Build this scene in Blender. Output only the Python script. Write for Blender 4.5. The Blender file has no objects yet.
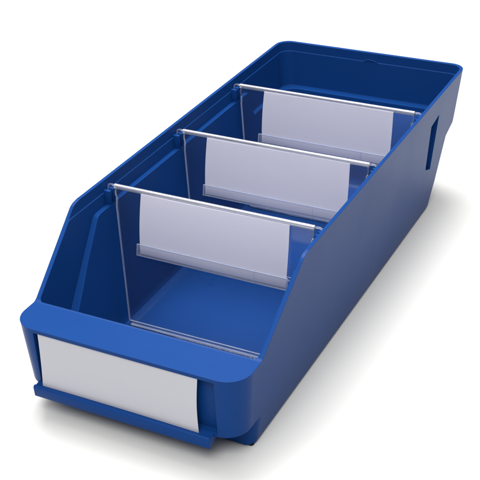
import bpy, bmesh, math, random
from mathutils import Vector, Matrix
random.seed(4)
S = 0.01                                   # the shapes are written in centimetres
scn = bpy.context.scene
col = scn.collection

# ---------------------------------------------------------------- materials
def nodes(name):
    m = bpy.data.materials.new(name); m.use_nodes = True
    nt = m.node_tree; nt.nodes.clear()
    return m, nt, nt.nodes.new('ShaderNodeOutputMaterial')

def plastic(name, base, rough=0.31, bump=0.12, bevel=0.05, spec=0.055):
    m, nt, out = nodes(name)
    N, Lk = nt.nodes.new, nt.links.new
    b = N('ShaderNodeBsdfPrincipled')
    tc = N('ShaderNodeTexCoord')
    n1 = N('ShaderNodeTexNoise'); n1.inputs['Scale'].default_value = 14; n1.inputs['Detail'].default_value = 4
    n2 = N('ShaderNodeTexNoise'); n2.inputs['Scale'].default_value = 1400; n2.inputs['Detail'].default_value = 2
    Lk(tc.outputs['Object'], n1.inputs['Vector']); Lk(tc.outputs['Object'], n2.inputs['Vector'])
    mr = N('ShaderNodeMapRange'); mr.inputs['To Min'].default_value = rough-.05; mr.inputs['To Max'].default_value = rough+.07
    Lk(n1.outputs['Fac'], mr.inputs['Value']); Lk(mr.outputs['Result'], b.inputs['Roughness'])
    mx = N('ShaderNodeMixRGB'); mx.inputs[1].default_value = (*[c*.93 for c in base], 1); mx.inputs[2].default_value = (*[c*1.07 for c in base], 1)
    Lk(n1.outputs['Fac'], mx.inputs[0]); Lk(mx.outputs[0], b.inputs['Base Color'])
    bp = N('ShaderNodeBump'); bp.inputs['Strength'].default_value = bump; bp.inputs['Distance'].default_value = .0004
    Lk(n2.outputs['Fac'], bp.inputs['Height'])
    bw = N('ShaderNodeBump'); bw.inputs['Strength'].default_value = .35; bw.inputs['Distance'].default_value = .0008
    Lk(n1.outputs['Fac'], bw.inputs['Height'])
    if bevel:
        bv = N('ShaderNodeBevel'); bv.samples = 6; bv.inputs['Radius'].default_value = bevel*S
        Lk(bv.outputs['Normal'], bw.inputs['Normal'])
    Lk(bw.outputs['Normal'], bp.inputs['Normal'])
    Lk(bp.outputs['Normal'], b.inputs['Normal'])
    b.inputs['IOR'].default_value = 1.5
    b.inputs['Specular IOR Level'].default_value = spec
    Lk(b.outputs[0], out.inputs['Surface'])
    return m

def clear(name, tint=(.95, .965, .98), milky=.03, rough=.06, milk=(.75, .77, .85), ior=1.49):
    m, nt, out = nodes(name)
    N, Lk = nt.nodes.new, nt.links.new
    t = N('ShaderNodeBsdfTransparent'); t.inputs[0].default_value = (*tint, 1)
    g = N('ShaderNodeBsdfGlossy'); g.inputs['Roughness'].default_value = rough
    f = N('ShaderNodeFresnel'); f.inputs['IOR'].default_value = ior
    d = N('ShaderNodeBsdfDiffuse'); d.inputs[0].default_value = (*milk, 1)
    tc = N('ShaderNodeTexCoord'); n = N('ShaderNodeTexNoise'); n.inputs['Scale'].default_value = 60; n.inputs['Detail'].default_value = 5
    Lk(tc.outputs['Object'], n.inputs['Vector'])
    mr = N('ShaderNodeMapRange'); mr.inputs['To Min'].default_value = milky*.6; mr.inputs['To Max'].default_value = milky*1.4
    Lk(n.outputs['Fac'], mr.inputs['Value'])
    a = N('ShaderNodeMixShader'); Lk(mr.outputs[0], a.inputs[0]); Lk(t.outputs[0], a.inputs[1]); Lk(d.outputs[0], a.inputs[2])
    c = N('ShaderNodeMixShader'); Lk(f.outputs[0], c.inputs[0]); Lk(a.outputs[0], c.inputs[1]); Lk(g.outputs[0], c.inputs[2])
    Lk(c.outputs[0], out.inputs['Surface'])
    return m

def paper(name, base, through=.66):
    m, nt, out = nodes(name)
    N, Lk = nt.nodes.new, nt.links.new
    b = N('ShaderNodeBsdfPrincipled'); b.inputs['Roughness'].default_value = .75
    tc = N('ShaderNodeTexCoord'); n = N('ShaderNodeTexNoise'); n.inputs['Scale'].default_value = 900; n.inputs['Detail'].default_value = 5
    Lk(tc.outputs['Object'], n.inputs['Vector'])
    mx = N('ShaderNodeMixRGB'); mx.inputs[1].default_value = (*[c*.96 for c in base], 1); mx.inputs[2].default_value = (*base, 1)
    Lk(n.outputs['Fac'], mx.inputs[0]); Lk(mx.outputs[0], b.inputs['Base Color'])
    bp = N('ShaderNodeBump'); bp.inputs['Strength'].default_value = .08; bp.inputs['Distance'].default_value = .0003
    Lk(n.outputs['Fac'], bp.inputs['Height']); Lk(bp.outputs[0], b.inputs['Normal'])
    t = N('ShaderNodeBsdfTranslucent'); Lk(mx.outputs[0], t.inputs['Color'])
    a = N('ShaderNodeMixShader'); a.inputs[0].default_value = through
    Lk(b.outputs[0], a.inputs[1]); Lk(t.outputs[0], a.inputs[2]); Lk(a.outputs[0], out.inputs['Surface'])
    return m

BLUE = (0.0045, 0.0355, 0.156)
M_blue = plastic('blue_polypropylene', BLUE)
M_black = plastic('black_rubber', (.012, .012, .014), rough=.6, bevel=0)
M_clear = clear('clear_sheet', milky=.006, ior=1.36)
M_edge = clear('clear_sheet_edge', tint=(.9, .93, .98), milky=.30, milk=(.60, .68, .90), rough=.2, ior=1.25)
M_rail = clear('clear_rail', tint=(.98, .985, .99), milky=.11, milk=(.66, .69, .88), rough=.12, ior=1.3)
M_paper = paper('thin_white_paper', (.92, .915, .99))
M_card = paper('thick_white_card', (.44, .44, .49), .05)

# ---------------------------------------------------------------- mesh helpers (cm)
def temp(bm, name='t'):
    me = bpy.data.meshes.new(name); bmesh.ops.recalc_face_normals(bm, faces=bm.faces); bm.to_mesh(me); bm.free()
    o = bpy.data.objects.new(name, me); col.objects.link(o); return o

def rring(x0, x1, y0, y1, rf, rb, z, n=12):
    """rounded rectangle, rf = radius of the two front corners, rb of the two back ones"""
    P = []
    for (cx, cy, r, a0) in ((x1-rf, y0+rf, rf, -90), (x1-rb, y1-rb, rb, 0), (x0+rb, y1-rb, rb, 90), (x0+rf, y0+rf, rf, 180)):
        for k in range(n+1):
            a = math.radians(a0+90*k/n)
            P.append((cx+r*math.cos(a), cy+r*math.sin(a), z))
    return P

def loft(rings):
    bm = bmesh.new(); V = [[bm.verts.new(p) for p in r] for r in rings]
    n = len(V[0])
    for a, b in zip(V, V[1:]):
        for i in range(n):
            bm.faces.new((a[i], a[(i+1) % n], b[(i+1) % n], b[i]))
    bm.faces.new(V[0]); bm.faces.new(V[-1])
    return bm

def prism_x(poly, x0, x1):
    """side-view polygon (y, z) swept along x"""
    bm = bmesh.new()
    A = [bm.verts.new((x0, y, z)) for y, z in poly]; B = [bm.verts.new((x1, y, z)) for y, z in poly]
    n = len(poly)
    for i in range(n):
        bm.faces.new((A[i], A[(i+1) % n], B[(i+1) % n], B[i]))
    bm.faces.new(A); bm.faces.new(B)
    return bm

def box(bm, lo, hi, skew=None):
    v = [bm.verts.new((x, y, z)) for x in (lo[0], hi[0]) for y in (lo[1], hi[1]) for z in (lo[2], hi[2])]
    for f in ((0, 1, 3, 2), (4, 6, 7, 5), (0, 4, 5, 1), (2, 3, 7, 6), (0, 2, 6, 4), (1, 5, 7, 3)):
        bm.faces.new([v[i] for i in f])
    return v

def tube(bm, pts, r, seg=16, cap=True):
    pts = [Vector(p) for p in pts]; rings = []
    up = None
    for i, p in enumerate(pts):
        d = (pts[min(i+1, len(pts)-1)]-pts[max(i-1, 0)]).normalized()
        if up is None:
            up = d.orthogonal().normalized()
        up = (up-d*up.dot(d)).normalized(); s = d.cross(up)
        rings.append([bm.verts.new(p+(up*math.cos(a)+s*math.sin(a))*r) for a in [2*math.pi*k/seg for k in range(seg)]])
    for a, b in zip(rings, rings[1:]):
        for k in range(seg):
            bm.faces.new((a[k], a[(k+1) % seg], b[(k+1) % seg], b[k]))
    if cap:
        bm.faces.new(rings[0]); bm.faces.new(rings[-1])

def boolean(a, b, op):
    m = a.modifiers.new('b', 'BOOLEAN'); m.object = b; m.operation = op; m.solver = 'EXACT'
    dg = bpy.context.evaluated_depsgraph_get()
    me = bpy.data.meshes.new_from_object(a.evaluated_get(dg))
    a.modifiers.clear(); old = a.data; a.data = me; bpy.data.meshes.remove(old)
    kill(b)
    return a

def kill(o):
    me = o.data; bpy.data.objects.remove(o); bpy.data.meshes.remove(me)

def bake_bevel(o, width, seg=3, ang=32):
    m = o.modifiers.new('v', 'BEVEL'); m.width = width; m.segments = seg; m.limit_method = 'ANGLE'
    m.angle_limit = math.radians(ang); m.use_clamp_overlap = True; m.miter_outer = 'MITER_ARC'
    dg = bpy.context.evaluated_depsgraph_get()
    me = bpy.data.meshes.new_from_object(o.evaluated_get(dg))
    o.modifiers.clear(); old = o.data; o.data = me; bpy.data.meshes.remove(old)

def finish(me, name, mat, parent=None, smooth=35, loc=(0, 0, 0)):
    """cm mesh -> metres, origin at loc (cm)"""
    me.transform(Matrix.Scale(S, 4) @ Matrix.Translation(-Vector(loc)))
    me.name = name
    me.materials.clear(); me.materials.append(mat)
    for p in me.polygons: p.use_smooth = True
    try: me.set_sharp_from_angle(angle=math.radians(smooth))
    except Exception: pass
    o = bpy.data.objects.new(name, me); col.objects.link(o)
    o.location = Vector(loc)*S if parent is None else (Vector(loc)*S - parent.location)
    if parent is not None: o.parent = parent
    return o

def part(name, bm, mat, parent=None, bevel=0, smooth=35, loc=None, seg=2):
    t = temp(bm)
    if bevel: bake_bevel(t, bevel, seg)
    me = t.data.copy(); kill(t)
    if loc is None: loc = tuple(parent.location/S) if parent else (0, 0, 0)
    return finish(me, name, mat, parent, smooth, loc)

def thing(name, label, cat, loc, group=None):
    o = bpy.data.objects.new(name, None); col.objects.link(o); o.empty_display_size = .02
    o.location = Vector(loc)*S; o['label'] = label; o['category'] = cat
    if group: o['group'] = group
    return o

# ---------------------------------------------------------------- bin
W, H, L = 16.0, 10.2, 39.45
HF = 6.08                                  # height of the front flange
TB = .86                                   # side draft, floor to rim
def dx(z): return TB*(H-z)/H
YS, YF = 7.75, 2.75                        # where the sloped edge starts and ends

def side(z): return dx(z), W-dx(z)
R = []
def add(z, y0, y1, rf, rb, inset=0.0):
    a, b = side(z); R.append(rring(a+inset, b-inset, y0+inset, y1-inset, rf, rb, z))
add(0.05, 2.20, 35.10, .5, 1.6, .16)
add(0.10, 2.12, 35.45, .6, 1.9, .05)
add(0.28, 2.08, 35.70, .7, 2.0)
add(1.93, 1.98, 36.46, 1.0, 1.8)
add(1.97, .16, 36.47, 1.5, 1.8)
add(5.40, .03, 37.70, 1.55, 1.6)
add(5.95, .02, 39.02, 1.55, 1.4)
add(HF,   .00, 39.08, 1.55, 1.4)
add(H,   .0, L, 1.55, 1.15)
body = temp(loft(R))

# sloped front edge of the side walls, softly curved where it meets the rim
cut = [(-2, HF), (YF-.25, HF), (YF, HF+.1)]
sl = (H-HF)/(YS-YF)
cut += [(YS-.35, H-.38), (YS-.1, H-.19), (YS+.18, H-.07), (YS+.6, H-.012), (YS+1.0, H+.02), (YS+1, 14), (-2, 14)]
boolean(body, temp(prism_x(cut, -2, 18)), 'DIFFERENCE')

# inside, lower part: thick walls that lean out
def iring(z, ins, y0, y1, rf, rb):
    a, b = side(z); return rring(a+ins, b-ins, y0, y1, rf, rb, z)
C2 = [iring(.27, 1.75, 4.3, 34.2, .6, .8), iring(.31, 1.45, 4.0, 34.5, .8, 1.0), iring(.50, 1.15, 3.7, 34.8, .9, 1.1), iring(.95, 1.0, 3.5, 35.1, 1.0, 1.2),
      iring(5.2, .78, 2.9, 36.95, 1.0, 1.2), iring(6.2, .70, 2.62, 38.1, .4, 1.2), iring(H+1, .60, 2.62, 38.6, .4, 1.0)]
boolean(body, temp(loft(C2)), 'DIFFERENCE')

# upper band, walls stepped back; it follows the rim and the sloped edge
C1 = [iring(1.5, .30, 2.62, 38.55, .3, 1.0), iring(9.45, .30, 2.62, 39.06, .3, .95), iring(9.47, .24, 2.62, 39.12, .3, .95), iring(H+1, .24, 2.62, 39.2, .3, .95)]
c1 = temp(loft(C1))
band = [(2.0, 6.0), (2.0, 2.0), (3.8, 2.0), (9.3, 8.4), (9.5, 8.56), (9.8, 8.62), (34.2, 8.62), (34.5, 8.45), (34.7, 6.8), (34.9, 6.55), (42, 6.55), (42, 14), (2.0, 14)]
# on the left the band drops to the low rear ledge a little earlier
early = [(y-2.9, z) if 34 < y < 35 else (y, z) for y, z in band]
bl = temp(prism_x(early, -2, 8)); boolean(bl, temp(prism_x(band, 7.9, 18)), 'UNION')
boolean(c1, bl, 'INTERSECT')
boolean(body, c1, 'DIFFERENCE')

# label recess under the flange
bm = bmesh.new(); box(bm, (2.0, -1, 2.2), (13.95, .55, 5.82))
boolean(body, temp(bm), 'DIFFERENCE')
# slot near the back of both side walls
for sx in (1,):
    bm = prism_x([(31.6, 4.5), (32.9, 4.0), (33.25, 8.5), (31.5, 8.2)], 15.58 if sx else -1, 17 if sx else .42)
    for v in bm.verts: v.co.x += dx(v.co.z)*(-1 if sx else 1)
    boolean(body, temp(bm), 'DIFFERENCE')
bake_bevel(body, .085, 3)
me = body.data.copy(); kill(body)
bin_ = thing('storage_bin', 'long blue plastic open-front storage bin on white ground', 'storage bin', (8, 19, 0))
BL = (8, 19, 0)
bo = finish(me, 'body', M_blue, bin_, 40, BL)
wn = bo.modifiers.new('normals', 'WEIGHTED_NORMAL'); wn.keep_sharp = True; wn.weight = 100

# lower lip that carries the front label
lip = [(-.42, 1.48), (-.36, 1.44), (.10, 1.50), (.95, 1.92), (.95, 2.15), (.30, 2.19), (.02, 2.18), (-.16, 2.14), (-.22, 2.20), (-.28, 2.24), (-.42, 2.20), (-.46, 2.12)]
part('label_lip', prism_x(lip, 1.80, 13.72), M_blue, bin_, .05, loc=BL)

YD = [11.45, 20.65, 29.75]                 # the three dividers
for y in YD:                               # hooks that carry the dividers
    for sx in (0, 1):
        m_ = (lambda x: x) if not sx else (lambda x: W-x)
        bm = bmesh.new()
        for ya in (-.42, .0):
            lo, hi = sorted((m_(.30), m_(.78)))
            box(bm, (lo, y+ya-.02, 8.55), (hi, y+ya+.24, 9.62))
        lo, hi = sorted((m_(.30), m_(.52)))
        box(bm, (lo, y-.18, 8.70), (hi, y-.02, 9.40))
        part('divider_hook', bm, M_blue, bin_, .03, loc=BL)

# moulded marks in the floor
def arc(cx, cy, r, a0, a1, z, n=14):
    return [(cx+r*math.cos(math.radians(a0+(a1-a0)*k/n)), cy+r*math.sin(math.radians(a0+(a1-a0)*k/n)), z) for k in range(n+1)]
ZF = .255
bm = bmesh.new()
tube(bm, arc(4.9, 16.9, .42, 120, 300, ZF), .036, 8)
tube(bm, arc(4.95, 16.9, .22, 150, 290, ZF), .036, 8)
tube(bm, [(5.35, 17.6, ZF), (5.75, 17.7, ZF)], .036, 8)
tube(bm, [(6.3, 16.75, ZF), (6.45, 16.3, ZF), (6.75, 16.1, ZF)], .036, 8)
tube(bm, arc(6.9, 15.5, .4, 180, 20, ZF), .036, 8)
part('moulded_mark', bm, M_blue, bin_, loc=BL)
bm = bmesh.new(); tube(bm, [(7.6, 39.06, 9.5), (7.9, 39.06, 9.62), (8.5, 39.06, 9.58), (8.7, 39.06, 9.44)], .05, 8)
part('moulding_flash', bm, M_blue, bin_, loc=BL)

for (fx, fy) in ((14.85, 2.5), (1.2, 2.5), (14.6, 34.2), (1.5, 34.2)):
    bm = bmesh.new()
    ring = lambda r, z: [(fx+r*math.cos(a), fy+r*math.sin(a), z) for a in [2*math.pi*k/20 for k in range(20)]]
    bm = loft([ring(.17, 0), ring(.2, .04), ring(.2, .2)])
    part('foot', bm, M_black, bin_, loc=BL)

# ---------------------------------------------------------------- dividers
LABEL_D = ['clear divider with white label nearest the open front of the bin',
           'clear divider with white label in the middle, between two others',
           'clear divider with white label nearest the back wall of the bin']
TOPZ, BOTZ = 9.86, .30
def make_divider(y, label):
    d = thing('bin_divider', label, 'divider', (8, y, BOTZ), 'clear dividers standing across the bin')
    org = (8, y, BOTZ)
    yb = y-1.6                            # the sheet leans: its foot stands further forward
    def yz(z): return yb+(y-yb)*(z-BOTZ)/(TOPZ-BOTZ)
    # sheet outline (x, z)
    xb, xt = 2.15, 1.10
    half = [(xb+.25, BOTZ), (xb, BOTZ+.35), (xt, 8.5), (xt, 9.1), (1.02, 9.3), (1.02, TOPZ)]
    out = half + [(W-x, z) for x, z in reversed(half)]
    bm = bmesh.new(); t = .07
    A = [bm.verts.new((x, yz(z)-t, z)) for x, z in out]; B = [bm.verts.new((x, yz(z)+t, z)) for x, z in out]
    bm.faces.new(A); bm.faces.new(B)
    n = len(out)
    for i in range(n): bm.faces.new((A[i], A[(i+1) % n], B[(i+1) % n], B[i]))
    sheet = part('sheet', bm, M_clear, d, loc=org)
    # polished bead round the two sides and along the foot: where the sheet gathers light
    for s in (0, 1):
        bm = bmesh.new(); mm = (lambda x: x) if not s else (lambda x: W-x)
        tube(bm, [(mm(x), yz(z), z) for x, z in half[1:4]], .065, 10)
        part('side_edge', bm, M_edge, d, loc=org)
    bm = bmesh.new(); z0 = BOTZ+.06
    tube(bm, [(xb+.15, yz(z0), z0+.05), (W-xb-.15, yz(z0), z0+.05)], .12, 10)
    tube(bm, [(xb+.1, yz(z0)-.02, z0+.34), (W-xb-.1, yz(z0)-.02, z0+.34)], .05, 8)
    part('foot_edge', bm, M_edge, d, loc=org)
    bm = bmesh.new()
    tube(bm, [(.95, y, TOPZ), (W-.95, y, TOPZ)], .17, 24)
    part('top_bar', bm, M_bar, d, .0, loc=org)
    for s in (0, 1):
        mm = (lambda x: x) if not s else (lambda x: W-x)
        bm = bmesh.new()
        tube(bm, [(mm(1.0), y-.02, TOPZ+.02), (mm(.80), y, TOPZ+.06), (mm(.62), y+.02, TOPZ+.05), (mm(.46), y+.02, TOPZ-.02), (mm(.42), y+.0, TOPZ-.16), (mm(.42), y-.04, TOPZ-.34)], .075, 12)
        tube(bm, [(mm(1.04), y-.08, TOPZ-.1), (mm(1.0), y-.1, TOPZ-.45), (mm(1.06), y-.08, TOPZ-.75)], .065, 10)
        part('end_hook', bm, M_rail, d, loc=org)
    # rail for the label, clear channel on the front face
    zr = RZS[YD.index(y)]
    def P(x, off, z): return (x, yz(z)-.07-off, z)
    rx0, rx1 = RX
    bm = bmesh.new()
    prof = [(0.005, zr), (.26, zr), (.26, zr+.80), (.20, zr+.80), (.20, zr+.07), (.005, zr+.07)]
    A = [bm.verts.new(P(rx0, o, z)) for o, z in prof]; B = [bm.verts.new(P(rx1, o, z)) for o, z in prof]
    for i in range(6): bm.faces.new((A[i], A[(i+1) % 6], B[(i+1) % 6], B[i]))
    bm.faces.new(A); bm.faces.new(B)
    rail = part('label_rail', bm, M_rail, d, .012, loc=org)
    bm = bmesh.new()
    for (a, b, r) in ((P(rx0, .23, zr+.80), P(rx1, .23, zr+.80), .035), (P(rx0, .2, zr+.02), P(rx1, .2, zr+.02), .045), (P(rx0, .23, zr), P(rx0, .23, zr+.80), .04), (P(rx1, .23, zr), P(rx1, .23, zr+.80), .04),
                      (P(rx1-2.3, .25, zr), P(rx1-2.3, .25, zr+.78), .025)):
        tube(bm, [a, b], r, 8)
    e = part('rail_edge', bm, M_edge, rail, loc=org); 
    e.location = (0, 0, 0)
    return d, yz

M_bar, nt, out = nodes('clear_solid_bar')
gl = nt.nodes.new('ShaderNodeBsdfPrincipled'); gl.inputs['Transmission Weight'].default_value = 1; gl.inputs['Roughness'].default_value = .07; gl.inputs['IOR'].default_value = 1.49
gl.inputs['Base Color'].default_value = (.96, .965, .98, 1)
df = nt.nodes.new('ShaderNodeBsdfDiffuse'); df.inputs[0].default_value = (.50, .51, .60, 1)
ms = nt.nodes.new('ShaderNodeMixShader'); ms.inputs[0].default_value = .30
nt.links.new(gl.outputs[0], ms.inputs[1]); nt.links.new(df.outputs[0], ms.inputs[2]); gs = nt.nodes.new('ShaderNodeBsdfGlossy'); gs.inputs['Roughness'].default_value = .13; gs.inputs[0].default_value = (.95, .95, .97, 1)
m2 = nt.nodes.new('ShaderNodeMixShader'); m2.inputs[0].default_value = .26
nt.links.new(ms.outputs[0], m2.inputs[1]); nt.links.new(gs.outputs[0], m2.inputs[2]); nt.links.new(m2.outputs[0], out.inputs['Surface'])
RZS, RX = [5.6, 5.58, 5.68], (2.85, 13.6)
LBL = ['white label card in the rail of the divider nearest the open front', 'white label card in the rail of the middle divider', 'white label card in the rail of the divider nearest the back wall']
for i, y in enumerate(YD):
    d, yz = make_divider(y, LABEL_D[i])
    # the card: a thin, slightly bowed sheet
    x0, x1 = ((3.02, 13.46), (2.96, 13.72), (3.10, 13.50))[i]
    tilt = (.0, .05, -.04)[i]
    RZ = RZS[i]
    za, zb = RZ+.12, TOPZ-.06
    nx, nz = 24, 8
    bm = bmesh.new(); G = []
    for side_ in (0, 1):
        g = []
        for a in range(nx+1):
            rw = []
            for b in range(nz+1):
                u, v = a/nx, b/nz
                x = x0+(x1-x0)*u; z = za+(zb-za)*v+tilt*(u-.5)*(1-v)
                off = .10+.05*math.sin(math.pi*v)+.02*math.sin(5*u+i)*v
                x += .05*math.sin(math.pi*v)*(1 if u > .5 else -1)*abs(2*u-1)
                rw.append(bm.verts.new((x, yz(z)-.07-off-(.0 if side_ else .022), z)))
            g.append(rw)
        G.append(g)
    for g in G:
        for a in range(nx):
            for b in range(nz): bm.faces.new((g[a][b], g[a+1][b], g[a+1][b+1], g[a][b+1]))
    per = [(a, 0) for a in range(nx)]+[(nx, b) for b in range(nz)]+[(a, nz) for a in range(nx, 0, -1)]+[(0, b) for b in range(nz, 0, -1)]
    for k in range(len(per)):
        p, q = per[k], per[(k+1) % len(per)]
        bm.faces.new((G[0][p[0]][p[1]], G[0][q[0]][q[1]], G[1][q[0]][q[1]], G[1][p[0]][p[1]]))
    c = part('label_card', bm, M_paper, None, loc=(8, y, RZ))
    c['label'] = LBL[i]; c['category'] = 'label card'; c['group'] = 'white cards on the clear dividers'

# front card
bm = bmesh.new(); G = []
nx, nz = 30, 10
for side_ in (0, 1):
    g = []
    for a in range(nx+1):
        rw = []
        for b in range(nz+1):
            u, v = a/nx, b/nz
            x = 2.28+(12.92-2.28)*u; z = 2.0+(5.84-2.0)*v
            yy = .10-.20*(1-v)**2 + .03*math.sin(math.pi*u)+(-.04*u*math.sin(math.pi*v))
            x += .06*math.sin(math.pi*v)*(1 if u > .9 else 0) * 0
            rw.append(bm.verts.new((x+(-.10*math.sin(math.pi*v)*u), yy+(.0 if side_ else -.025), z)))
        g.append(rw)
    G.append(g)
for g in G:
    for a in range(nx):
        for b in range(nz): bm.faces.new((g[a][b], g[a+1][b], g[a+1][b+1], g[a][b+1]))
per = [(a, 0) for a in range(nx)]+[(nx, b) for b in range(nz)]+[(a, nz) for a in range(nx, 0, -1)]+[(0, b) for b in range(nz, 0, -1)]
for k in range(len(per)):
    p, q = per[k], per[(k+1) % len(per)]
    bm.faces.new((G[0][p[0]][p[1]], G[0][q[0]][q[1]], G[1][q[0]][q[1]], G[1][p[0]][p[1]]))
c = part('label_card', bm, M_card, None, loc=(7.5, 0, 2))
c['label'] = 'large blank white card in the front label holder under the flange'; c['category'] = 'label card'

# ---------------------------------------------------------------- ground
m, nt, out = nodes('white_ground')
b = nt.nodes.new('ShaderNodeBsdfPrincipled'); b.inputs['Roughness'].default_value = .6; b.inputs['Specular IOR Level'].default_value = .2
tc = nt.nodes.new('ShaderNodeTexCoord'); n = nt.nodes.new('ShaderNodeTexNoise'); n.inputs['Scale'].default_value = 6
nt.links.new(tc.outputs['Object'], n.inputs['Vector'])
mx = nt.nodes.new('ShaderNodeMixRGB'); mx.inputs[1].default_value = (.52, .52, .516, 1); mx.inputs[2].default_value = (.54, .54, .531, 1)
nt.links.new(n.outputs['Fac'], mx.inputs[0]); nt.links.new(mx.outputs[0], b.inputs['Base Color']); nt.links.new(b.outputs[0], out.inputs['Surface'])
bm = bmesh.new()
vs = [bm.verts.new(p) for p in ((-400, -400, 0), (400, -400, 0), (400, 400, 0), (-400, 400, 0))]; bm.faces.new(vs)
g = part('ground', bm, m, None); g['kind'] = 'structure'

# ---------------------------------------------------------------- light
w = bpy.data.worlds.new('World'); scn.world = w; w.use_nodes = True
bg = w.node_tree.nodes['Background']; bg.inputs[0].default_value = (1, 1, 1, 1); bg.inputs[1].default_value = 1
wt = w.node_tree; tcw = wt.nodes.new('ShaderNodeTexCoord'); sep = wt.nodes.new('ShaderNodeSeparateXYZ'); ramp = wt.nodes.new('ShaderNodeValToRGB')
wt.links.new(tcw.outputs['Generated'], sep.inputs[0]); wt.links.new(sep.outputs['Z'], ramp.inputs[0]); tint = wt.nodes.new('ShaderNodeMixRGB'); tint.blend_type = 'MULTIPLY'; tint.inputs[0].default_value = 1; tint.inputs[2].default_value = (1, .995, .985, 1)
wt.links.new(ramp.outputs[0], tint.inputs[1]); wt.links.new(tint.outputs[0], bg.inputs[0])
ramp.color_ramp.elements[0].position = 0; ramp.color_ramp.elements[0].color = (.12, .12, .12, 1)
ramp.color_ramp.elements[1].position = .82; ramp.color_ramp.elements[1].color = (1.9, 1.9, 1.9, 1)
e = ramp.color_ramp.elements.new(.55); e.color = (.26, .26, .26, 1)

def area(name, loc, target, size, power, color=(1, 1, 1)):
    l = bpy.data.lights.new(name, 'AREA'); l.shape = 'RECTANGLE'; l.size, l.size_y = size; l.energy = power; l.color = (1, .992, .975)
    o = bpy.data.objects.new(name, l); col.objects.link(o); o.location = Vector(loc)*S
    o.rotation_euler = (Vector(target)-Vector(loc)).to_track_quat('-Z', 'Y').to_euler()
    return o
area('softbox_lamp', (-23, 60, 152), (8, 18, 0), (.95, .95), 43)

area('added_front_fill', (38, -78, 120), (8, 18, 5), (.8, .6), 14)  # added fill light, brightens the divider labels and the left inner wall
# ---------------------------------------------------------------- camera
p = [38.25442488803531, -42.80924293861686, 43.24127819497392, -0.4807490479045955, 0.5242082306370597, -0.03754907235470321, 11.281614246509212]
a_, b_, c_ = p[3:6]
f = Vector((math.sin(a_)*math.cos(b_), math.cos(a_)*math.cos(b_), -math.sin(b_)))
r = f.cross(Vector((0, 0, 1))).normalized(); u = r.cross(f)
r2 = r*math.cos(c_)+u*math.sin(c_); u2 = -r*math.sin(c_)+u*math.cos(c_)
cam = bpy.data.cameras.new('camera'); co = bpy.data.objects.new('camera', cam); col.objects.link(co)
M = Matrix((r2, u2, -f)).transposed().to_4x4(); M.translation = Vector(p[:3])*S
co.matrix_world = M
cam.sensor_width = 36; cam.lens = p[6]*100/480*36; cam.clip_start = .01; cam.clip_end = 100
scn.camera = co

scn.view_settings.view_transform = 'Standard'; scn.view_settings.look = 'None'
scn.view_settings.exposure = 0; scn.view_settings.gamma = 1
scn.render.engine = 'CYCLES'; scn.cycles.use_denoising = True
scn.cycles.max_bounces = 16; scn.cycles.transparent_max_bounces = 32
